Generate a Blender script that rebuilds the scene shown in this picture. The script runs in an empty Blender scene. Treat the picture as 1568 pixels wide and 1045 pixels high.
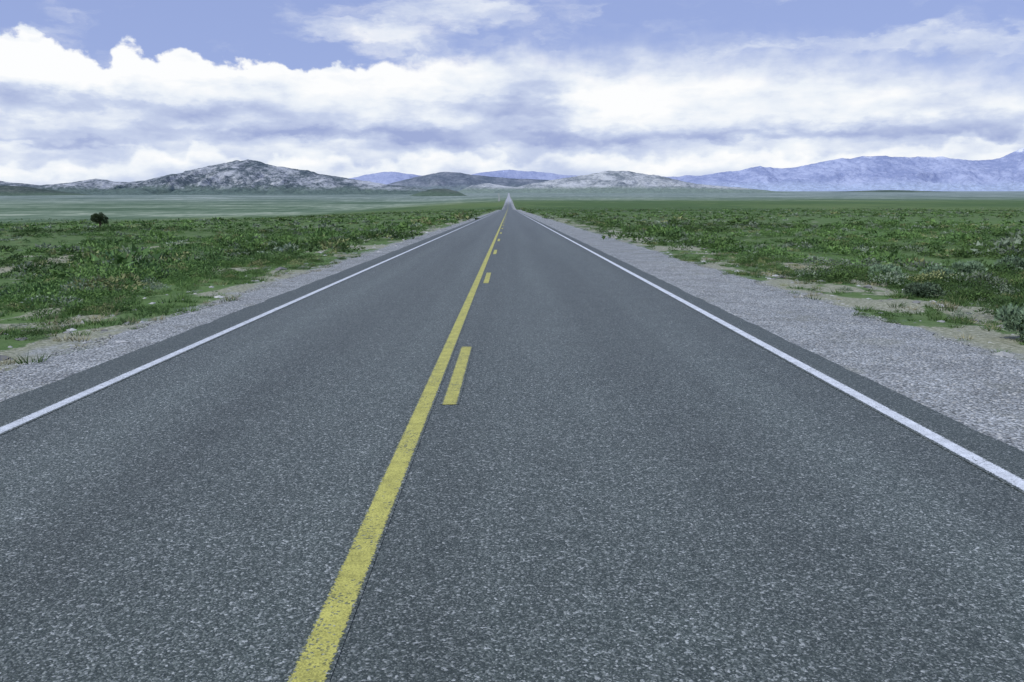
import bpy, math, numpy as np
from mathutils import Vector
rng = np.random.default_rng(7)
scene = bpy.context.scene
EYE = 1.75
PITCH = math.radians(8.78); YAW = math.radians(-0.21)
F = 1330.0  # focal in px of a 1568 px wide frame

# ------------------------------------------------------------------ helpers
def lin(c):
    return tuple(((v/255)/12.92 if v/255 <= 0.04045 else ((v/255+0.055)/1.055)**2.4) for v in c)
def direction(px, py):
    a = (px-784)/F; b = (522.5-py)/F
    y = math.cos(PITCH)+b*math.sin(PITCH); z = -math.sin(PITCH)+b*math.cos(PITCH); x = a
    c, s = math.cos(YAW), math.sin(YAW)
    return (x*c-y*s, x*s+y*c, z)
def sstep(t):
    t = np.clip(t, 0, 1); return t*t*(3-2*t)
def _h(ix, iy, seed):
    n = (ix.astype(np.int64)*374761393 + iy.astype(np.int64)*668265263 + seed*1442695041) & 0xffffffff
    n = ((n ^ (n >> 13))*1274126177) & 0xffffffff
    n = ((n ^ (n >> 16))*2246822519) & 0xffffffff
    return ((n ^ (n >> 15)) & 0xffffff)/float(0xffffff)
def vn(x, y, seed=0):
    x = np.asarray(x, float); y = np.asarray(y, float)
    xi = np.floor(x); yi = np.floor(y); fx = x-xi; fy = y-yi
    fx = fx*fx*fx*(fx*(fx*6-15)+10); fy = fy*fy*fy*(fy*(fy*6-15)+10)
    a = _h(xi, yi, seed); b = _h(xi+1, yi, seed); c = _h(xi, yi+1, seed); d = _h(xi+1, yi+1, seed)
    return (a+(b-a)*fx)*(1-fy)+(c+(d-c)*fx)*fy
def fbm(x, y, oct=4, seed=0, gain=0.5):
    s = 0; a = 1; t = 0
    for i in range(oct):
        s = s+a*vn(x*2**i+17.3*i, y*2**i-9.1*i, seed+i); t += a; a *= gain
    return s/t
def ridged(x, y, oct=5, seed=0):
    s = 0; a = 1; t = 0
    for i in range(oct):
        s = s+a*(1-np.abs(2*vn(x*2**i+31.7*i, y*2**i+5.3*i, seed+i)-1)); t += a; a *= 0.55
    return s/t

def make_mesh(name, V, Fc, mat=None, smooth=False, attrs=None, link=True, k=None):
    V = np.asarray(V, np.float32); Fc = np.asarray(Fc, np.int32)
    k = Fc.shape[1]; n = len(Fc)
    me = bpy.data.meshes.new(name)
    me.vertices.add(len(V)); me.vertices.foreach_set('co', V.ravel())
    me.loops.add(n*k); me.loops.foreach_set('vertex_index', Fc.ravel())
    me.polygons.add(n)
    me.polygons.foreach_set('loop_start', np.arange(0, n*k, k, dtype=np.int32))
    me.polygons.foreach_set('loop_total', np.full(n, k, np.int32))
    me.polygons.foreach_set('use_smooth', np.full(n, smooth, bool))
    me.update(calc_edges=True)
    for an, (typ, data) in (attrs or {}).items():
        at = me.attributes.new(an, typ, 'POINT')
        at.data.foreach_set('color' if typ == 'FLOAT_COLOR' else 'value', np.asarray(data, np.float32).ravel())
    if mat: me.materials.append(mat)
    ob = bpy.data.objects.new(name, me)
    if link: scene.collection.objects.link(ob)
    return ob
def grid_faces(nr, nc):
    i = np.arange(nr-1)[:, None]*nc+np.arange(nc-1)[None, :]
    return np.stack([i, i+1, i+nc+1, i+nc], -1).reshape(-1, 4)

# node helper
class N:
    dim = '3D'
    def __init__(s, tree, dim='3D'): s.t = tree; s.n = tree.nodes; s.l = tree.links; s.dim = dim
    def new(s, typ, **kw):
        nd = s.n.new(typ)
        for k, v in kw.items(): setattr(nd, k, v)
        return nd
    def put(s, sock, v):
        if v is None: return
        if isinstance(v, bpy.types.NodeSocket): s.l.new(v, sock)
        else:
            if sock.type == 'RGBA' and len(v) == 3: v = (*v, 1)
            sock.default_value = v
    def m(s, op, a, b=None, c=None, clamp=False):
        nd = s.new('ShaderNodeMath', operation=op, use_clamp=clamp)
        s.put(nd.inputs[0], a); s.put(nd.inputs[1], b)
        if c is not None: s.put(nd.inputs[2], c)
        return nd.outputs[0]
    def v(s, op, a, b=None, out=0):
        nd = s.new('ShaderNodeVectorMath', operation=op)
        s.put(nd.inputs[0], a); s.put(nd.inputs[1], b)
        return nd.outputs['Value'] if out else nd.outputs[0]
    def mix(s, f, a, b, mode='MIX'):
        nd = s.new('ShaderNodeMix', data_type='RGBA', blend_type=mode)
        s.put(nd.inputs[0], f); s.put(nd.inputs[6], a); s.put(nd.inputs[7], b)
        return nd.outputs[2]
    def rng(s, x, a, b, c=0.0, d=1.0, smooth=True):
        nd = s.new('ShaderNodeMapRange', interpolation_type='SMOOTHSTEP' if smooth else 'LINEAR')
        s.put(nd.inputs[0], x); s.put(nd.inputs[1], a); s.put(nd.inputs[2], b); s.put(nd.inputs[3], c); s.put(nd.inputs[4], d)
        return nd.outputs[0]
    def noise(s, vec, scale, detail=4, rough=0.5, dist=0.0, col=False):
        nd = s.new('ShaderNodeTexNoise', noise_dimensions=s.dim); s.put(nd.inputs['Vector'], vec)
        nd.inputs['Scale'].default_value = scale; nd.inputs['Detail'].default_value = detail
        nd.inputs['Roughness'].default_value = rough; nd.inputs['Distortion'].default_value = dist
        return nd.outputs['Color' if col else 'Fac']
    def vor(s, vec, scale, feature='F1'):
        nd = s.new('ShaderNodeTexVoronoi', feature=feature, voronoi_dimensions=s.dim); s.put(nd.inputs['Vector'], vec)
        nd.inputs['Scale'].default_value = scale
        return nd
    def ramp(s, f, pts, interp='LINEAR'):
        nd = s.new('ShaderNodeValToRGB'); cr = nd.color_ramp; cr.interpolation = interp
        while len(cr.elements) < len(pts): cr.elements.new(0.5)
        for e, (p, c) in zip(cr.elements, pts):
            e.position = p; e.color = (*c, 1) if hasattr(c, '__len__') else (c, c, c, 1)
        s.put(nd.inputs[0], f); return nd.outputs[0]
    def xyz(s, vec):
        nd = s.new('ShaderNodeSeparateXYZ'); s.put(nd.inputs[0], vec); return nd.outputs
    def comb(s, x, y, z=0.0):
        nd = s.new('ShaderNodeCombineXYZ'); s.put(nd.inputs[0], x); s.put(nd.inputs[1], y); s.put(nd.inputs[2], z); return nd.outputs[0]
    def mulc(s, c, k): return s.v('MULTIPLY', c, s.comb(k, k, k))
    def bump(s, h, strength, dist):
        nd = s.new('ShaderNodeBump'); s.put(nd.inputs['Height'], h)
        nd.inputs['Strength'].default_value = strength; nd.inputs['Distance'].default_value = dist
        return nd.outputs[0]
def material(name, dim='3D'):
    m = bpy.data.materials.new(name); m.use_nodes = True
    g = N(m.node_tree, dim); b = m.node_tree.nodes['Principled BSDF']
    pos = g.new('ShaderNodeTexCoord').outputs['Object']
    return m, g, b, pos
def setup(g, b, col, rough=0.9, normal=None, spec=0.3):
    g.put(b.inputs['Base Color'], col); g.put(b.inputs['Roughness'], rough)
    b.inputs['Specular IOR Level'].default_value = spec
    if normal is not None: g.put(b.inputs['Normal'], normal)

# ------------------------------------------------------------------ terrain functions
PY = np.array([-200, 0, 250, 330, 450, 650, 900, 1500, 3000, 6000, 9000, 12000, 40000.])
PZ = np.array([0, 0, 0, 0.1, 0.3, -0.5, 2.0, 13, 34, 88, 155, 215, 215.])
def prof(Y):
    Y = np.asarray(Y, float); s = 0
    for k in (-1, -.5, 0, .5, 1):
        s = s+np.interp(Y+k*0.09*np.clip(Y-200, 0, None), PY, PZ)
    return s/5
def ground_z(X, Y):
    X = np.asarray(X, float); Y = np.asarray(Y, float)
    z = prof(Y)-0.03
    z = z-1.15*sstep((-X-5.8)/14)-9*sstep((-X-15)/260)*sstep((Y-30)/350)*(1-sstep((Y-1500)/3500))
    z = z-0.55*sstep((X-6.2)/12)
    e = np.maximum(X-6.2, -X-5.8)
    near = sstep(e/1.5)
    z = z+near*(fbm(X*0.7, Y*0.7, 4, 3)-0.5)*0.26*(1-sstep((Y-60)/100))
    z = z+near*(fbm(X*0.09, Y*0.05, 3, 9)-0.5)*0.8*sstep((e-3)/20)
    return z
def bare(X, Y):
    e = np.maximum(X-5.7, -X-5.3)
    n = fbm(X*1.0, Y*0.5, 4, 21)
    wide = np.where(X > 0, 7.0, 4.5)
    th = 0.41+0.27*sstep(e/wide)+0.04*sstep((e-wide)/25)
    b = sstep((n-th)/0.10)
    return np.maximum(b, 0.8*sstep((0.3-e)/0.3))

def spaced(a, b, s0, k):
    out = [a]
    while out[-1] < b: out.append(out[-1]+max(s0, k*out[-1]))
    return np.array(out)
xs_p = spaced(5.0, 16000, 0.14, 0.028)
xs = np.concatenate([-xs_p[::-1], [-4.0, 0, 3.4, 4.2], xs_p])
ys = np.concatenate([np.linspace(-60, -1, 40), spaced(0.0, 34000, 0.15, 0.016)])

# ------------------------------------------------------------------ materials
def asphalt_nodes(g, pos):
    x, y, z = g.xyz(pos)
    v1 = g.vor(pos, 88); r = g.xyz(v1.outputs['Color'])[0]
    v2 = g.vor(pos, 170); r2 = g.xyz(v2.outputs['Color'])[1]
    n1 = g.noise(pos, 24, 3, 0.65)
    c = g.ramp(g.m('ADD', g.m('MULTIPLY', r, 0.6), g.m('MULTIPLY', n1, 0.4)),
               [(0.0, (.014, .022, .019)), (0.42, (.036, .049, .042)), (0.62, (.082, .102, .090)), (0.74, (.19, .215, .20)), (0.84, (.56, .59, .58))])
    c2 = g.ramp(r2, [(0.0, (.018, .027, .023)), (0.55, (.052, .068, .060)), (0.85, (.14, .163, .150)), (1.0, (.46, .49, .48))])
    c = g.mix(0.45, c, c2)
    # wheel paths / streaks along the driving direction
    st = g.noise(g.comb(g.m('MULTIPLY', x, 1.5), g.m('MULTIPLY', y, 0.035)), 1.0, 3, 0.6)
    big = g.noise(pos, 2.2, 4, 0.7)
    k = g.m('ADD', g.m('MULTIPLY', st, 0.55), g.m('MULTIPLY', big, 0.45))
    k = g.rng(k, 0.3, 0.7, 0.86, 1.22, False)
    lane = g.m('COSINE', g.m('MULTIPLY', g.m('SUBTRACT', x, -0.37), 2*math.pi/1.83))
    k = g.m('MULTIPLY', k, g.m('MULTIPLY_ADD', lane, -0.09, 1.0))
    c = g.mulc(c, k)
    h = g.m('ADD', g.m('MULTIPLY', v1.outputs['Distance'], -1.0), g.m('MULTIPLY', r, 0.6))
    return c, h
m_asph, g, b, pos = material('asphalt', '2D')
c, h = asphalt_nodes(g, pos)
x, y, z = g.xyz(pos)
edge = g.m('MAXIMUM', g.rng(x, 3.32, 3.45), g.rng(x, -4.08, -4.2))
c = g.mix(g.m('MULTIPLY', edge, 0.3), c, (.030, .044, .036))
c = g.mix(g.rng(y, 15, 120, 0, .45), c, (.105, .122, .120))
c = g.mix(g.rng(y, 900, 1500, 0, .8), c, (.40, .42, .46))  # grazing sky sheen on the distant road, painted into the base colour
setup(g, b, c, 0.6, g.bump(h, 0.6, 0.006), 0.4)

def paint_mat(name, colr, halfw, wear, centre=None):
    m, g, b, pos = material(name, '2D')
    ca, h = asphalt_nodes(g, pos)
    x = g.xyz(pos)[0]
    d = g.m('ABSOLUTE', g.m('SUBTRACT', x, centre))
    n = g.noise(pos, 60, 3, 0.7); n2 = g.noise(pos, 3.0, 4, 0.6)
    d = g.m('ADD', d, g.m('MULTIPLY', g.m('SUBTRACT', n, 0.5), 0.05))
    mk = g.rng(d, halfw-0.006, halfw+0.004, 1, 0)
    chips = g.rng(g.m('ADD', g.xyz(g.vor(pos, 90).outputs['Color'])[0], g.m('MULTIPLY', g.m('SUBTRACT', n2, 0.5), 0.9)), wear, wear+0.1, 1, 0.25)
    mk = g.m('MULTIPLY', mk, chips)
    nb = g.noise(pos, 7, 4, 0.65); kk = g.rng(nb, 0.3, 0.7, 0.78, 1.1, False)
    cp = g.mulc(g.comb(*colr), kk)
    gr = g.rng(g.xyz(g.vor(pos, 140).outputs['Color'])[1], 0.3, 1.0, 1.1, 0.7, False)
    cp = g.mulc(cp, gr)
    setup(g, b, g.mix(mk, ca, cp), 0.65, g.bump(h, 0.4, 0.005), 0.3)
    return m
m_yel = paint_mat('yellow_paint', (.48, .46, .115), 0.066, 0.89, -0.754)
m_yel2 = paint_mat('yellow_paint_dash', (.47, .45, .115), 0.062, 0.86, -0.533)
m_whL = paint_mat('white_paint_left', (.62, .66, .70), 0.055, 0.93, -4.02)
m_whR = paint_mat('white_paint_right', (.68, .72, .76), 0.062, 0.95, 3.27)

def gravel_nodes(g, pos):
    v1 = g.vor(pos, 36); r = g.xyz(v1.outputs['Color'])[0]
    v2 = g.vor(pos, 85); r2 = g.xyz(v2.outputs['Color'])[0]
    c = g.ramp(r, [(0, (.095, .11, .105)), (0.35, (.22, .24, .24)), (0.7, (.37, .39, .395)), (1, (.74, .77, .78))])
    c2 = g.ramp(r2, [(0, (.08, .09, .088)), (0.5, (.27, .29, .29)), (1, (.68, .71, .72))])
    c = g.mix(0.45, c, c2)
    c = g.mulc(c, g.rng(v1.outputs['Distance'], 0.25, 0.75, 1.05, 0.5))
    n = g.noise(pos, 1.3, 4, 0.6)
    c = g.mulc(c, g.rng(n, 0.3, 0.7, 0.85, 1.2, False))
    h = g.m('ADD', g.m('MULTIPLY', v1.outputs['Distance'], -1.0), g.m('MULTIPLY', r, 0.5))
    return c, h
m_grav, g, b, pos = material('gravel', '2D')
c, h = gravel_nodes(g, pos)
dirt = g.rng(g.noise(pos, 0.9, 4, 0.65), 0.54, 0.72, 0, 0.45)
c = g.mix(dirt, c, (.21, .22, .18))
setup(g, b, c, 0.85, g.bump(h, 0.8, 0.02), 0.3)

# ground
m_gnd, g, b, pos = material('ground_cover', '2D')
x, y, z = g.xyz(pos)
at = g.new('ShaderNodeAttribute', attribute_name='bare').outputs['Fac']
nf = g.noise(pos, 9, 4, 0.7); nm = g.noise(pos, 0.8, 5, 0.65)
nl = g.noise(g.comb(g.m('MULTIPLY', x, 0.02), g.m('MULTIPLY', y, 0.012)), 1.0, 5, 0.62)
green = g.ramp(nf, [(0.25, (.036, .070, .022)), (0.5, (.080, .135, .046)), (0.75, (.16, .21, .09))])
green2 = g.ramp(nm, [(0.3, (.050, .098, .034)), (0.5, (.092, .148, .054)), (0.66, (.19, .225, .12))])
near_c = g.mix(0.5, green, green2)
near_c = g.mix(g.m('MULTIPLY', g.rng(nl, 0.35, 0.65), 0.5), near_c, (.105, .185, .058))
earth = g.ramp(g.noise(pos, 14, 4, 0.7), [(0.3, (.16, .165, .115)), (0.55, (.32, .32, .25)), (0.75, (.58, .58, .50))])
bf = g.m('ADD', at, g.m('MULTIPLY', g.m('SUBTRACT', nf, 0.5), 1.2))
bf = g.m('MULTIPLY', g.rng(bf, 0.35, 0.8), g.rng(y, 60, 400, 1.0, 0.3))
near_c = g.mix(g.m('MULTIPLY', bf, 0.85), near_c, earth)
gc, gh = gravel_nodes(g, pos)
ed = g.m('MAXIMUM', g.m('SUBTRACT', x, 5.7), g.m('SUBTRACT', g.m('MULTIPLY', x, -1.0), 5.3))
gm = g.rng(g.m('ADD', ed, g.m('MULTIPLY', g.m('SUBTRACT', nm, 0.5), 2.2)), 0.0, 0.6, 0.8, 0.0)
near_c = g.mix(gm, near_c, gc)
tx = g.m('ABSOLUTE', g.m('ADD', g.m('ADD', x, g.m('MULTIPLY', y, 0.10)), 20.5))
tr = g.m('MULTIPLY', g.rng(g.m('ADD', tx, g.m('MULTIPLY', g.m('SUBTRACT', nm, 0.5), 2.0)), 0.5, 1.3, 1, 0), g.rng(y, 62, 90, 0.9, 0.0))
near_c = g.mix(tr, near_c, (.33, .32, .24))
# farther valley floor
nb = g.noise(g.comb(g.m('MULTIPLY', x, 0.004), g.m('MULTIPLY', y, 0.0022)), 1.0, 6, 0.65)
bound = g.m('ADD', g.rng(x, -450, 120, 620, 1500), g.m('MULTIPLY', g.m('SUBTRACT', nb, 0.5), 500))
far = g.rng(g.m('DIVIDE', y, bound), 0.75, 1.35)
ns = g.noise(g.comb(g.m('MULTIPLY', x, 0.0022), g.m('MULTIPLY', y, 0.0035)), 1.0, 8, 0.75)
sc = g.noise(g.comb(g.m('MULTIPLY', x, 0.03), g.m('MULTIPLY', y, 0.008)), 1.0, 4, 0.8)
nss = g.m('ADD', g.m('MULTIPLY', ns, .65), g.m('MULTIPLY', sc, .35))
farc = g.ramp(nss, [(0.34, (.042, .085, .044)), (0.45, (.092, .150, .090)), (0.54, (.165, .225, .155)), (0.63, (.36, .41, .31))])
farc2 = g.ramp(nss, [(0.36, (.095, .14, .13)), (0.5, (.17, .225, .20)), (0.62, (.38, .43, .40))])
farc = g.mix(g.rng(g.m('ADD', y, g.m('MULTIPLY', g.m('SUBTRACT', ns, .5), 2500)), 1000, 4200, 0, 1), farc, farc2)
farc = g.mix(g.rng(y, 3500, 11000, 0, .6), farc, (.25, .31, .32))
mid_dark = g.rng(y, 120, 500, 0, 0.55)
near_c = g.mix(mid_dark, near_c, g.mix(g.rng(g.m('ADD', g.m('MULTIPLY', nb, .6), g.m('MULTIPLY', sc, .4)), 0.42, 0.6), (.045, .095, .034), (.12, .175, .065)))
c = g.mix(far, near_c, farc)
hh = g.m('ADD', g.m('MULTIPLY', nf, 0.06), g.m('MULTIPLY', nm, 0.25))
setup(g, b, c, 0.95, g.bump(hh, 0.5, 1.0), 0.1)

# vegetation
def veg_mat(name):
    m, g, b, pos = material(name)
    at = g.new('ShaderNodeAttribute', attribute_name='tint').outputs['Color']
    setup(g, b, at, 0.75, None, 0.15)
    return m
m_veg = veg_mat('foliage')

# ------------------------------------------------------------------ ground sheet
XX, YY = np.meshgrid(xs, ys)
V = np.stack([XX, YY, ground_z(XX, YY)], -1).reshape(-1, 3)
ground = make_mesh('ground', V, grid_faces(len(ys), len(xs)), m_gnd, True, {'bare': ('FLOAT', bare(XX, YY).ravel())})

# road + markings
ry = ys[(ys < 9000)]
def strip(name, xl, xr, yarr, dz, mat, ncol=2, skirt=0.0):
    xl = np.broadcast_to(xl, yarr.shape); xr = np.broadcast_to(xr, yarr.shape)
    t = np.linspace(0, 1, ncol)[None, :]
    X = xl[:, None]*(1-t)+xr[:, None]*t
    Y = np.repeat(yarr[:, None], ncol, 1)
    Z = np.repeat((prof(yarr)+dz)[:, None], ncol, 1)
    if skirt:
        X = np.concatenate([X[:, :1], X, X[:, -1:]], 1); Y = np.concatenate([Y[:, :1], Y, Y[:, -1:]], 1)
        Z = np.concatenate([Z[:, :1]-skirt, Z, Z[:, -1:]-skirt], 1); ncol += 2
    return make_mesh(name, np.stack([X, Y, Z], -1).reshape(-1, 3), grid_faces(len(yarr), ncol), mat, False)
le = -4.60+0.09*(fbm(ry*1.5, ry*0+3, 4, 40)-0.5); re_ = 3.70+0.09*(fbm(ry*1.5, ry*0+3, 4, 41)-0.5)
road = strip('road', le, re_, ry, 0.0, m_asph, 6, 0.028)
gl = strip('gravel_shoulder', -5.40-0.6*(fbm(ry*0.8, ry*0, 5, 50, .65)-0.5), -4.5, ry, -0.014, m_grav, 3)
gr_ = strip('gravel_shoulder', 3.6, 5.85+0.65*(fbm(ry*0.8, ry*0, 5, 51, .65)-0.5), ry, -0.014, m_grav, 3)
def mark(name, c, hw, yarr, mat, dz=0.004):
    o = strip(name, c-hw, c+hw, yarr, dz, mat, 2); return o
py_ = ry[ry < 6000]
mark('edge_line', -4.02, 0.085, py_, m_whL); mark('edge_line', 3.27, 0.095, py_, m_whR)
mark('center_line', -0.754, 0.085, py_, m_yel)
Vd = []; Fd = []; n0 = 0
for i in range(-2, 45):
    a = 7.59+12.5*i; e = a+3.25
    yy = np.unique(np.concatenate([[a, e], ry[(ry > a) & (ry < e)]]))
    zz = np.interp(yy, ry, prof(ry))+0.004
    for y0, z0 in zip(yy, zz): Vd += [(-0.533-0.085, y0, z0), (-0.533+0.085, y0, z0)]
    for j in range(len(yy)-1): Fd.append((n0+2*j, n0+2*j+1, n0+2*j+3, n0+2*j+2))
    n0 += 2*len(yy)
make_mesh('dashed_line', Vd, Fd, m_yel2)
# far dirt road that runs beside the highway up the slope
m_dirt, g, b, pos = material('dirt', '2D'); setup(g, b, g.mix(g.noise(pos, .05, 4), (.17, .20, .17), (.30, .32, .29)), .95)
dyy = ys[(ys > 1400) & (ys < 7000)]; dxc = np.interp(dyy, [1150, 2500, 7000], [-13, -27, -80])
wd = np.interp(dyy, [1400, 7000], [1.6, 5]); DX = np.stack([dxc-wd, dxc+wd], 1); DY = np.stack([dyy, dyy], 1)
make_mesh('dirt_road', np.stack([DX, DY, ground_z(DX, DY)+.4], -1).reshape(-1, 3), grid_faces(len(dyy), 2), m_dirt)

# ------------------------------------------------------------------ vegetation mass
TREE = (-52.2, 112.0)
def bush_template(n, leaf, seed, flat=0.75, L=6):
    r = np.random.default_rng(seed)
    lc = np.stack([r.uniform(-.55, .55, L), r.uniform(-.55, .55, L), r.uniform(.15, .55, L)], 1); lr = r.uniform(.3, .5, L)
    k = r.integers(0, L, n); d = r.normal(size=(n, 3)); d /= np.linalg.norm(d, axis=1)[:, None]
    d[:, 2] = np.abs(d[:, 2])*0.95-0.15
    p = lc[k]+d*(lr[k]*r.uniform(.6, 1.1, n))[:, None]
    p[:, 2] = np.clip(p[:, 2]*flat, 0.0, None)
    a = r.normal(size=(n, 3)); a /= np.linalg.norm(a, axis=1)[:, None]; a = a*0.6+d*0.8+np.array([0, 0, .5])
    a /= np.linalg.norm(a, axis=1)[:, None]
    bb = np.cross(a, r.normal(size=(n, 3))); bb /= np.linalg.norm(bb, axis=1)[:, None]
    s = leaf*r.uniform(.6, 1.3, n)[:, None]
    v = np.stack([p-bb*s*0.4, p+bb*s*0.4, p+a*s*1.3], 1).reshape(-1, 3)
    sh = np.repeat(r.uniform(.7, 1.3, n), 3)
    return v, np.arange(3*n).reshape(-1, 3), sh
def grass_template(n, seed):
    r = np.random.default_rng(seed)
    p = np.zeros((n, 3)); ang = r.uniform(0, 2*np.pi, n); rad = np.sqrt(r.uniform(0, 1, n))*0.6
    p[:, 0] = rad*np.cos(ang); p[:, 1] = rad*np.sin(ang); p[:, 2] = -0.05
    h = r.uniform(.45, 1.0, n); lean = r.uniform(.1, .8, n); la = ang+r.normal(0, .7, n)
    tip = p+np.stack([np.cos(la)*lean*h, np.sin(la)*lean*h, h], 1)
    w = 0.04; wa = r.uniform(0, np.pi*2, n); wv = np.stack([np.cos(wa), np.sin(wa), wa*0], 1)*w
    v = np.stack([p-wv, p+wv, tip], 1).reshape(-1, 3)
    return v, np.arange(3*n).reshape(-1, 3), np.repeat(r.uniform(.75, 1.3, n), 3)
def scatter(templates, X, Y, sx, sz, tint):
    Vs, Fs, Cs = [], [], []; off = 0
    idx = rng.integers(0, len(templates), len(X)); Z = ground_z(X, Y)-0.01
    for ti, (tv, tf, sh) in enumerate(templates):
        q = np.where(idx == ti)[0]
        if not len(q): continue
        th = rng.uniform(0, 2*np.pi, len(q)); c, s = np.cos(th)[:, None], np.sin(th)[:, None]
        x = (tv[None, :, 0]*c-tv[None, :, 1]*s)*sx[q][:, None]+X[q][:, None]
        y = (tv[None, :, 0]*s+tv[None, :, 1]*c)*sx[q][:, None]+Y[q][:, None]
        z = tv[None, :, 2]*sz[q][:, None]+Z[q][:, None]
        Vs.append(np.stack([x, y, z], -1).reshape(-1, 3))
        Fs.append((tf[None]+(np.arange(len(q))*len(tv))[:, None, None]).reshape(-1, 3)+off)
        off += len(q)*len(tv)
        cc = tint[q][:, None, :]*sh[None, :, None]
        cc = np.concatenate([cc, np.ones(cc.shape[:2]+(1,))], -1)
        Cs.append(cc.reshape(-1, 4))
    return np.concatenate(Vs), np.concatenate(Fs), np.concatenate(Cs)
def sample(n, d0, d1, power=1.0, wide=0.72):
    u = rng.uniform(0, 1, n); Y = (d0**power+u*(d1**power-d0**power))**(1/power)
    X = rng.uniform(-1, 1, n)*(Y*wide+7)
    e = np.maximum(X-5.75, -X-5.35)
    k = (e > -0.1*rng.uniform(0, 1, n)) & (((X-TREE[0])/3.5)**2+((Y-TREE[1]+5)/9)**2 > 1)
    return X[k], Y[k]
G_A = np.array([.120, .205, .062]); G_B = np.array([.064, .122, .042]); SAGE = np.array([.23, .285, .205]); YEL = np.array([.26, .29, .13]); STRAW = np.array([.36, .34, .21])
def tints(X, Y, ws):
    n = len(X); r = rng.uniform(0, 1, n); patch = fbm(X*0.08, Y*0.05, 4, 77)
    t = G_A[None]*(1-r[:, None])+G_B[None]*r[:, None]
    t = t*(0.7+0.6*sstep((patch-.35)/.3))[:, None]
    k = rng.uniform(0, 1, n)
    t[k < ws] = SAGE*rng.uniform(.6, 1.1, ((k < ws).sum(), 1))
    k2 = (k > 0.94); t[k2] = YEL*rng.uniform(.6, 1.1, (k2.sum(), 1))
    return t
def build_mass(name, parts):
    Vs = []; Fs = []; Cs = []; off = 0
    for v, f, c in parts:
        Vs.append(v); Fs.append(f+off); Cs.append(c); off += len(v)
    return make_mesh(name, np.concatenate(Vs), np.concatenate(Fs), m_veg, False, {'tint': ('FLOAT_COLOR', np.concatenate(Cs))})
parts = []
def clump(X, Y, sc): return fbm(X*sc, Y*sc, 3, 130)
def dens_sel(X, Y, k, sc=.8):
    e = np.maximum(X-5.75, -X-5.35)
    d = (1-k*bare(X, Y))*(.35+.65*sstep(e/2.5))*(.10+.90*sstep((clump(X, Y, sc)-.40)/.16))
    q = rng.uniform(0, 1, len(X)) < d; return X[q], Y[q]
def csize(X, Y, sc=.8): return .7+.8*sstep((clump(X, Y, sc)-.42)/.25)
T1 = [bush_template(240, .085, i, .85) for i in range(6)]
X, Y = dens_sel(*sample(8600, 4, 30, 1.6), .92)
s = rng.lognormal(-1.45, .36, len(X))*csize(X, Y); e = np.maximum(X-5.75, -X-5.35); s *= .5+.5*sstep(e/3)
parts.append(scatter(T1, X, Y, s, s*rng.uniform(.65, 1.1, len(X)), tints(X, Y, .08)))
T2 = [bush_template(70, .17, 20+i, .85) for i in range(6)]
X, Y = dens_sel(*sample(19000, 28, 110, 1.5), .85, .35)
s = rng.lognormal(-1.1, .36, len(X))*csize(X, Y, .35); parts.append(scatter(T2, X, Y, s, s*rng.uniform(.55, 1.0, len(X)), tints(X, Y, .14)))
T3 = [bush_template(22, .36, 40+i, .8) for i in range(6)]
X, Y = sample(30000, 105, 800, 1.3); q = rng.uniform(0, 1, len(X)) < (.2+.8*sstep((clump(X, Y*.5, .07)-.36)/.2)); X, Y = X[q], Y[q]
s = rng.lognormal(-.5, .38, len(X)); parts.append(scatter(T3, X, Y, s, s*rng.uniform(.45, .8, len(X)), tints(X, Y, .16)))
build_mass('shrub_cover', parts)
parts = []
TG = [grass_template(34, 60+i) for i in range(6)]
X, Y = dens_sel(*sample(30000, 4, 32, 1.5), .7, 1.3)
s = rng.uniform(.07, .18, len(X)); t = tints(X, Y, .02)*1.1; q = rng.uniform(0, 1, len(X)) < (.08+.35*bare(X, Y)); t[q] = STRAW*rng.uniform(.6, 1, (q.sum(), 1))
parts.append(scatter(TG, X, Y, s*1.3, s*rng.uniform(.6, 1.0, len(X)), t))
build_mass('grass', parts)

# individual sagebrush
TS = [bush_template(3200, .10, 90+i, 1.05, 9) for i in range(3)]
for i, (bx, by, r_, hh_) in enumerate([(6.95, 11.5, .48, .55), (9.3, 21.5, .50, .52), (11.9, 24.0, .55, .48), (14.6, 27.5, .65, .56), (8.4, 17.6, .45, .34), (17.5, 30, .75, .62), (-9.5, 24, .45, .36), (-14.5, 31, .55, .42), (11.5, 17.5, .45, .4), (-12.5, 21, .5, .4)]):
    v, f, sh = TS[i % 3]
    tint = SAGE*[.9, 1.05, 1.0, .95, .5, .8, .6, .6, .9, .7][i]*np.array([.85, 1.0, .88])
    cc = np.concatenate([tint[None]*sh[:, None], np.ones((len(sh), 1))], 1)
    ob = make_mesh('sagebrush', v*np.array([r_, r_, hh_]), f, m_veg, False, {'tint': ('FLOAT_COLOR', cc)})
    ob.location = (bx, by, float(ground_z(bx, by))-0.02)

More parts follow.
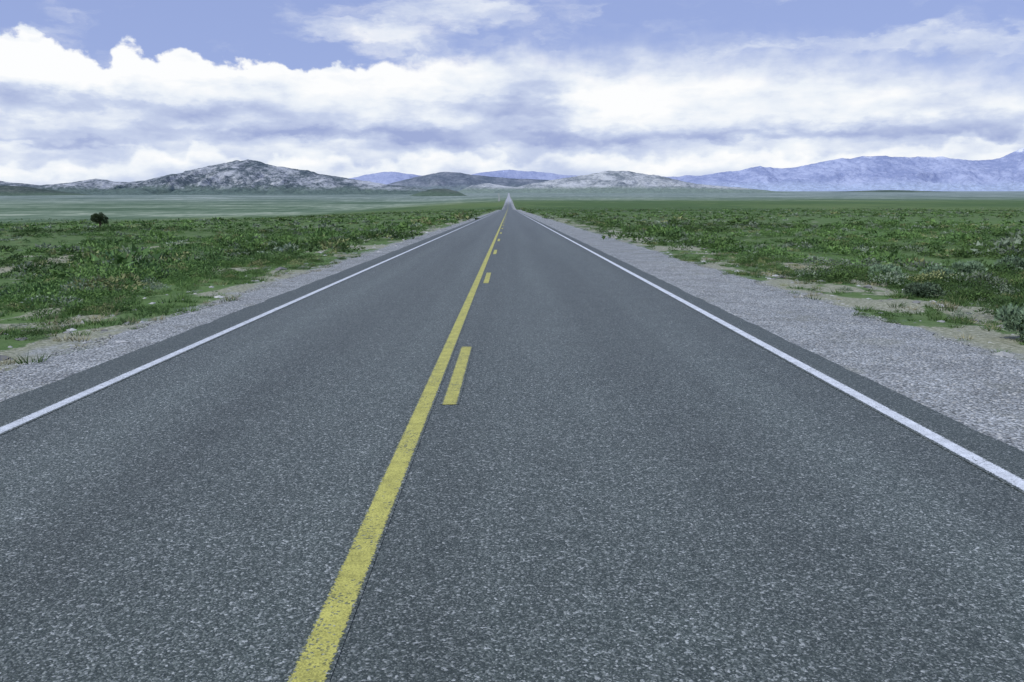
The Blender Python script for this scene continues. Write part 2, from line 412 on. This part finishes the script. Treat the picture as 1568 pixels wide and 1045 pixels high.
# rocks
def rock_mesh(Xr, Yr, Sr, name, mat):
    base = []
    for i in range(6):
        bm_v = np.array([(0, 0, 1), (0, 0, -1), (1, 0, 0), (-1, 0, 0), (0, 1, 0), (0, -1, 0), (.7, .7, .5), (-.7, .7, .4), (.7, -.7, .5), (-.7, -.7, .45)], float)
        r = np.random.default_rng(i); bm_v *= r.uniform(.7, 1.2, (len(bm_v), 1)); bm_v[:, 2] *= .55
        base.append(bm_v)
    Fr = np.array([(0, 2, 6), (0, 6, 4), (0, 4, 7), (0, 7, 3), (0, 3, 9), (0, 9, 5), (0, 5, 8), (0, 8, 2), (1, 6, 2), (1, 4, 6), (1, 7, 4), (1, 3, 7), (1, 9, 3), (1, 5, 9), (1, 8, 5), (1, 2, 8)])
    t = [(bv, Fr, np.ones(len(bv))) for bv in base]
    tint = np.ones((len(Xr), 3))*rng.uniform(.25, 1, (len(Xr), 1))
    v, f, c = scatter(t, Xr, Yr, Sr, Sr, tint)
    return make_mesh(name, v, f, mat, False, {'tint': ('FLOAT_COLOR', c)})
m_rock, g, b, pos = material('rock')
at = g.new('ShaderNodeAttribute', attribute_name='tint').outputs['Color']
setup(g, b, g.v('MULTIPLY', g.mix(g.noise(pos, 12, 3), (.36, .37, .36), (.64, .65, .64)), at), 0.9, None, 0.2)
Xa = np.concatenate([rng.uniform(5.5, 9.5, 800), -rng.uniform(5.1, 7.6, 800)]); Ya = rng.uniform(0, 1, len(Xa))**1.6*70+5
rock_mesh(Xa, Ya, rng.lognormal(-3.2, .5, len(Xa)), 'roadside_stones', m_rock)
Xa = np.concatenate([rng.uniform(3.72, 6.0, 14000), -rng.uniform(4.62, 5.6, 5000)]); Ya = rng.uniform(0, 1, len(Xa))**1.4*24+4.5
gs = rock_mesh(Xa, Ya, rng.uniform(.007, .02, len(Xa)), 'loose_gravel', m_rock)
gs.location.z = 0.022

# ------------------------------------------------------------------ juniper tree
def juniper(px, py_, H, R):
    z0 = float(ground_z(px, py_))-0.05
    e = bpy.data.objects.new('juniper_tree', None); scene.collection.objects.link(e); e.location = (px, py_, z0)
    m_bark, g, b, pos = material('bark'); setup(g, b, g.mix(g.noise(pos, 12, 4), (.05, .04, .03), (.12, .1, .08)), .9)
    vs = []; fs = []; r = np.random.default_rng(5)
    def limb(p0, p1, r0, r1):
        p0 = np.array(p0); p1 = np.array(p1); d = p1-p0; d /= np.linalg.norm(d)
        a = np.cross(d, [.3, .9, .1]); a /= np.linalg.norm(a); bq = np.cross(d, a); n = len(vs)
        for p, rr in ((p0, r0), ((p0+p1)/2+r.normal(0, .03, 3), (r0+r1)/2), (p1, r1)):
            for k in range(7):
                t = k*2*np.pi/7; vs.append(p+(a*np.cos(t)+bq*np.sin(t))*rr)
        for s_ in range(2):
            for k in range(7): fs.append((n+s_*7+k, n+s_*7+(k+1) % 7, n+(s_+1)*7+(k+1) % 7, n+(s_+1)*7+k))
    limb((0, 0, 0), (.12, 0, H*.4), .17, .13); limb((.12, 0, H*.4), (0, .05, H*.85), .12, .02)
    cl = []
    for k in range(16):
        an = k*2.4; hgt = H*(.40+.42*(k/16)); rr = R*(.8 if k < 10 else .5)*r.uniform(.6, 1.15)
        tip = (math.cos(an)*rr, math.sin(an)*rr, hgt+.12); limb((.05, 0, hgt*.7), tip, .05, .012); cl.append((tip, r.uniform(.18, .34)))
    for k in range(8): cl.append(((r.normal(0, R*.35), r.normal(0, R*.35), H*r.uniform(.55, .85)), r.uniform(.2, .36)))
    cl.append(((.25, 0, H*.95), .2)); cl.append(((-.45, 0, H*.88), .2))
    tr = make_mesh('trunk', vs, fs, m_bark, True); tr.parent = e
    pv = []; cc = []
    for (c0, rad) in cl:
        n = 300; d = r.normal(size=(n, 3)); d /= np.linalg.norm(d, axis=1)[:, None]
        p = np.array(c0)+d*rad*(r.uniform(.3, 1.05, n)**.6)[:, None]*np.array([1, 1, .8]); p[:, 2] = np.maximum(p[:, 2], .1)
        a = d+r.normal(0, .6, (n, 3)); a /= np.linalg.norm(a, axis=1)[:, None]; q = np.cross(a, r.normal(size=(n, 3))); q /= np.linalg.norm(q, axis=1)[:, None]
        s_ = r.uniform(.04, .09, n)[:, None]
        pv.append(np.stack([p-q*s_*.4, p+q*s_*.4, p+a*s_*1.4], 1).reshape(-1, 3))
        t = np.array([.045, .070, .032])*r.uniform(.6, 1.5)*np.repeat(r.uniform(.7, 1.3, (n, 1)), 3, 0); cc.append(np.concatenate([t, np.ones((3*n, 1))], 1))
    pv = np.concatenate(pv); cc = np.concatenate(cc)
    f = make_mesh('crown', pv, np.arange(len(pv)).reshape(-1, 3), m_veg, False, {'tint': ('FLOAT_COLOR', cc)}); f.parent = e
juniper(TREE[0], TREE[1], 2.1, 1.2)

# ------------------------------------------------------------------ hills & mountains
def mtn_mat(name, dark, light, low, scale, lo, hi, zlow, zhigh, snow=None, bstr=1.0):
    m, g, b, pos = material(name)
    x, y, z = g.xyz(pos)
    n = g.noise(g.v('MULTIPLY', pos, (1, .5, 1.6)), scale, 8, 0.7, 0.3)
    nb = g.noise(pos, scale*7, 5, 0.75)
    k = g.m('ADD', g.m('MULTIPLY', n, 0.6), g.m('MULTIPLY', nb, 0.4))
    c = g.mix(g.rng(k, lo, hi), dark, light)
    lowm = g.rng(g.m('ADD', z, g.m('MULTIPLY', g.m('SUBTRACT', k, 0.5), (zhigh-zlow)*1.6)), zlow, zhigh, 1, 0)
    c = g.mix(lowm, c, g.mix(g.rng(nb, .4, .6), low, tuple(v*1.35 for v in low)))
    if snow:
        s_ = g.m('MULTIPLY', g.rng(z, snow-50, snow+50), g.rng(n, .50, .56)); c = g.mix(s_, c, (.82, .86, .94))
    setup(g, b, c, 1.0, g.bump(k, bstr, 0.3/scale), 0.05)
    return m
def mountain(name, pts, D0, front, back, mat, nx=360, nyv=70, seed=0, rscale=1.0, jag=0.05, erode=0.5):
    P = []
    for px, py in pts:
        d = direction(px, py); P.append((d[0]/d[1]*D0, EYE+d[2]/d[1]*D0))
    P = np.array(P); X = np.linspace(P[0, 0], P[-1, 0], nx); S = np.interp(X, P[:, 0], P[:, 1])
    ker = np.hanning(9); ker /= ker.sum(); S = np.convolve(np.pad(S, 4, 'edge'), ker, 'valid')
    t = np.concatenate([np.linspace(-1, 0, nyv), np.linspace(0, 1, nyv//3)[1:]])
    Y = np.where(t < 0, D0+t*front, D0+t*back)
    XX, TT = np.meshgrid(X, t); YYm = np.repeat(Y[:, None], nx, 1)
    base = prof(YYm)-12
    H = np.maximum(S[None, :]-base, 1)
    L = 260*rscale
    ampx = (fbm(X/L*1.2, X*0+seed, 6, seed+5, .65)-.5)*jag
    H = H*(1+ampx[None, :])
    p = np.clip(1-np.abs(TT), 0, 1); p = p**1.2
    wx = XX+(fbm(XX/L/2, YYm/L/2, 3, seed+60)-.5)*L*1.8
    rg = ridged(wx/L/1.1, YYm/L/2.6, 6, seed)
    h = H*p*(1-erode*(1-rg)*1.9*np.clip((1-p)*1.5+.06, 0, 1))
    Z = base+h
    return make_mesh(name, np.stack([XX, YYm, Z], -1).reshape(-1, 3), grid_faces(len(t), nx), mat, True)

m_h1 = mtn_mat('hill_rock', (.105, .14, .165), (.58, .61, .66), (.125, .175, .16), .006, .44, .60, 100, 155)
mountain('rocky_hill', [(-260, 270), (-150, 268), (-60, 275), (0, 277), (30, 280), (65, 284), (95, 280), (130, 276), (150, 274), (185, 278), (225, 276), (260, 266), (300, 257), (340, 248), (385, 242), (400, 245), (430, 254), (470, 260), (500, 268), (540, 274), (580, 280), (640, 287), (700, 296), (740, 303)], 6500, 1800, 1500, m_h1, 620, 110, 3, .65, .16, .75)
m_h2 = mtn_mat('hill_dark', (.065, .095, .09), (.18, .215, .19), (.11, .16, .12), .006, .42, .62, 60, 90)
mountain('dark_hill', [(-300, 270), (-100, 274), (0, 283), (40, 286), (90, 293), (150, 300), (190, 306)], 4800, 900, 700, m_h2, 200, 40, 11, .6, .14, .6)
mountain('dark_knoll', [(625, 301), (645, 294), (665, 289), (685, 289), (700, 293), (715, 300)], 4300, 500, 500, m_h2, 80, 24, 12, .5, .14)
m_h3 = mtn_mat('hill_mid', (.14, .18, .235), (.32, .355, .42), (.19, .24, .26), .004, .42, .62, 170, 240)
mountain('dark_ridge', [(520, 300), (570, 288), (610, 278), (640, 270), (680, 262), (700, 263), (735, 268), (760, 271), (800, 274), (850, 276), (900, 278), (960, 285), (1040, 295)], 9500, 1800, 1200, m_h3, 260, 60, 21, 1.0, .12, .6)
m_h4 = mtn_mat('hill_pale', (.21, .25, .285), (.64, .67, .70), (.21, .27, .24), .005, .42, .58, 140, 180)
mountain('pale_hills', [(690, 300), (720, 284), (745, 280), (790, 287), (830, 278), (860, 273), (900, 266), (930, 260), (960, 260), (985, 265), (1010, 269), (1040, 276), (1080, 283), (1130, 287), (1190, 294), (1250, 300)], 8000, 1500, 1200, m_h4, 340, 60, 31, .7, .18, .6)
m_far = mtn_mat('mountain_far', (.29, .345, .55), (.42, .475, .68), (.36, .42, .57), .0018, .4, .62, 240, 420, None, .7)  # aerial haze baked into the base colours as blue
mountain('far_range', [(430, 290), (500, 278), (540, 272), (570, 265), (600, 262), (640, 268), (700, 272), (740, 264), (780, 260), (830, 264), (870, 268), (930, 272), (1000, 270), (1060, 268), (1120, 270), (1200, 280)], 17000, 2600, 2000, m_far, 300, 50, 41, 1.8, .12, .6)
m_blue = mtn_mat('mountain_blue', (.27, .325, .53), (.46, .52, .73), (.36, .43, .58), .002, .42, .6, 260, 440, 830, .7)  # periwinkle tones carry the distance haze, painted into the albedo
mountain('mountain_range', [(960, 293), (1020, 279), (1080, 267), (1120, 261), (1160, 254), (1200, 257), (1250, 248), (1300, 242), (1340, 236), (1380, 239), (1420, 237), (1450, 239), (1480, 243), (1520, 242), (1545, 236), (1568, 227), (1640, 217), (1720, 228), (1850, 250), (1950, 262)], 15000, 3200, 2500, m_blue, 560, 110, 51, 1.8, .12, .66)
m_h5 = mtn_mat('ridge_green', (.10, .15, .12), (.22, .28, .23), (.16, .22, .19), .004, .45, .62, 100, 130)
mountain('low_ridge', [(1120, 301), (1200, 297), (1300, 293), (1360, 291), (1430, 293), (1500, 296), (1568, 295), (1700, 290), (1900, 296)], 8500, 900, 900, m_h5, 200, 30, 61, 1.2, .1)

# ------------------------------------------------------------------ world / light
SUN_EL = math.radians(50); SUN_AZ = math.radians(230)
w = bpy.data.worlds.new('World'); scene.world = w; w.use_nodes = True
w.cycles.sampling_method = 'MANUAL'; w.cycles.sample_map_resolution = 256
w.node_tree.nodes.clear(); g = N(w.node_tree, '2D')
sky = g.new('ShaderNodeTexSky', sky_type='NISHITA'); sky.sun_disc = False
sky.sun_elevation = SUN_EL; sky.sun_rotation = SUN_AZ; sky.altitude = 1500; sky.dust_density = 0.6
dirv = g.new('ShaderNodeTexCoord').outputs['Generated']
dx, dy, dz = g.xyz(dirv)
az = g.m('ARCTAN2', dx, dy)
hyp = g.m('SQRT', g.m('ADD', g.m('ADD', g.m('MULTIPLY', dx, dx), g.m('MULTIPLY', dy, dy)), 1e-5))
el = g.m('DIVIDE', dz, hyp)
def ae(px, py):
    d = direction(px, py); return math.atan2(d[0], d[1]), d[2]/math.hypot(d[0], d[1])
A = g.comb(az, el, 0.0)
An = g.v('MULTIPLY', A, (1, 2.4, 1))
n1 = g.noise(An, 7, 4, 0.55, col=True); n2 = g.noise(An, 26, 5, 0.6, col=True)
wv = g.v('ADD', g.v('MULTIPLY', g.v('SUBTRACT', n1, (.5, .5, .5)), (.10, .035, 0)), g.v('MULTIPLY', g.v('SUBTRACT', n2, (.5, .5, .5)), (.05, .028, 0)))
Aw = g.v('ADD', A, wv)
def blob(px, py, rx, ry, amp, acc):
    a, e = ae(px, py)
    d = g.v('MULTIPLY', g.v('SUBTRACT', Aw, (a, e, 0)), (F/rx, F/ry, 0))
    q = g.m('MULTIPLY', g.v('DOT_PRODUCT', d, d, out=1), -1.0)
    v = g.m('MULTIPLY', g.m('EXPONENT', q), amp)
    return v if acc is None else g.m('ADD', acc, v)
def curve(pts, lo, hi):
    fc = g.new('ShaderNodeFloatCurve'); cv = fc.mapping.curves[0]
    tp = []
    for px, py in pts:
        a, e = ae(px, py); tp.append(((a+.7)/1.4, e/.3))
    tp = [(0, lo)]+tp+[(1, hi)]
    while len(cv.points) < len(tp): cv.points.new(.5, .5)
    for p_, (a_, b_) in zip(cv.points, tp): p_.location = (a_, b_)
    fc.mapping.update()
    g.put(fc.inputs['Value'], g.rng(az, -.7, .7, 0, 1, False))
    return g.m('MULTIPLY', fc.outputs[0], .3)
T = curve([(0, 50), (60, 56), (110, 66), (135, 80), (158, 98), (176, 78), (205, 68), (245, 86), (290, 78), (325, 92), (375, 88), (430, 97), (450, 112), (500, 108), (560, 102), (620, 92), (700, 80), (800, 76), (900, 76), (1000, 74), (1150, 74), (1300, 80), (1450, 92), (1568, 100)], .75, .6)
puff = g.noise(g.v('MULTIPLY', A, (1, 1.25, 1)), 30, 5, 0.52)
pd = g.m('MULTIPLY', g.m('SUBTRACT', puff, .5), .044)
Td = g.m('ADD', g.m('SUBTRACT', T, el), pd)
soft = g.rng(az, -.2, .15, .004, .045)
bank = g.rng(Td, g.m('MULTIPLY', soft, -0.6), soft)
rim = g.rng(Td, .0, .05, .22, 0)
# a lower heap of cumulus with its own top, in front of the streaky deck
T2c = curve([(0, 250), (120, 248), (190, 242), (240, 226), (270, 240), (300, 222), (330, 234), (380, 246), (500, 238), (560, 246), (700, 228), (760, 242), (900, 232), (1000, 244), (1100, 228), (1250, 238), (1360, 222), (1450, 214), (1500, 196), (1540, 208), (1568, 190)], .2, .35)
T2d = g.m('ADD', g.m('SUBTRACT', T2c, el), g.m('MULTIPLY', pd, .8))
low = g.m('MULTIPLY', g.rng(T2d, -.003, .007), g.rng(T2d, .004, .028, .28, .02))
wn = g.noise(g.v('MULTIPLY', Aw, (3.2, 12, 1)), 1.6, 6, 0.56)
wb = None
for bl in [(700, 30, 170, 30, .18), (1000, 80, 320, 25, .2), (1150, 20, 250, 10, .02), (1330, 66, 160, 18, .10), (60, 20, 140, 12, .08), (590, 60, 90, 20, .12), (1500, 100, 150, 25, .1), (230, 35, 180, 28, -.25), (1400, 25, 220, 22, -.2), (480, 75, 60, 14, -.2), (950, 25, 120, 16, -.1)]:
    wb = blob(*bl, wb)
wisp = g.rng(g.m('ADD', wn, wb), .45, .85, 0, .85)
cover = g.m('MAXIMUM', bank, wisp)
sb = None
for bl in [(60, 100, 110, 32, .36), (240, 112, 200, 24, .40), (560, 122, 110, 18, .25), (900, 165, 80, 40, .48), (1080, 140, 250, 35, .28), (1250, 170, 200, 22, .18), (640, 145, 60, 14, .3),
           (210, 166, 260, 13, -.36), (790, 158, 78, 28, -.48), (700, 208, 240, 15, -.48), (1150, 214, 300, 9, -.35), (300, 205, 300, 9, -.25), (1500, 190, 120, 18, -.25), (100, 218, 200, 7, -.3), (1000, 65, 300, 25, -.2), (1450, 110, 180, 22, -.2)]:
    sb = blob(*bl, sb)
sn = g.noise(g.v('MULTIPLY', Aw, (4, 22, 1)), 1.5, 5, 0.5)
sp = g.noise(An, 15, 5, 0.5)
shade = g.m('ADD', g.m('ADD', .60, sb), g.m('ADD', g.m('MULTIPLY', g.m('SUBTRACT', sn, .5), .7), g.m('MULTIPLY', g.m('SUBTRACT', sp, .5), .95)))
shade = g.m('ADD', g.m('ADD', shade, low), g.m('MULTIPLY', rim, g.rng(az, -.1, .15, 1, .2)))
ccol = g.ramp(shade, [(0, lin((160, 174, 215))), (.45, lin((202, 213, 237))), (.75, lin((236, 242, 250))), (1, lin((253, 254, 255)))])
blue = g.v('MULTIPLY', sky.outputs[0], (.11, .102, .115))
blue = g.mix(.75, blue, lin((158, 175, 226)))
col = g.mix(cover, blue, ccol)
bg = g.new('ShaderNodeBackground'); g.put(bg.inputs[0], col); bg.inputs[1].default_value = 1.0
out = g.new('ShaderNodeOutputWorld'); g.l.new(bg.outputs[0], out.inputs[0])

sd = bpy.data.lights.new('sun', 'SUN'); sd.energy = 2.5; sd.angle = math.radians(3); sd.color = (1, .99, .91)
so = bpy.data.objects.new('sun', sd); scene.collection.objects.link(so)
dvec = Vector((math.sin(SUN_AZ)*math.cos(SUN_EL), math.cos(SUN_AZ)*math.cos(SUN_EL), math.sin(SUN_EL)))
so.rotation_euler = dvec.to_track_quat('Z', 'Y').to_euler()

cam = bpy.data.cameras.new('camera'); co = bpy.data.objects.new('camera', cam); scene.collection.objects.link(co)
cam.sensor_width = 36; cam.lens = F/1568*36; cam.clip_end = 60000; cam.clip_start = .05
co.location = (0, 0, EYE); co.rotation_euler = (math.pi/2-PITCH, 0, YAW)
scene.camera = co
scene.view_settings.view_transform = 'Standard'; scene.view_settings.look = 'None'; scene.view_settings.exposure = 0
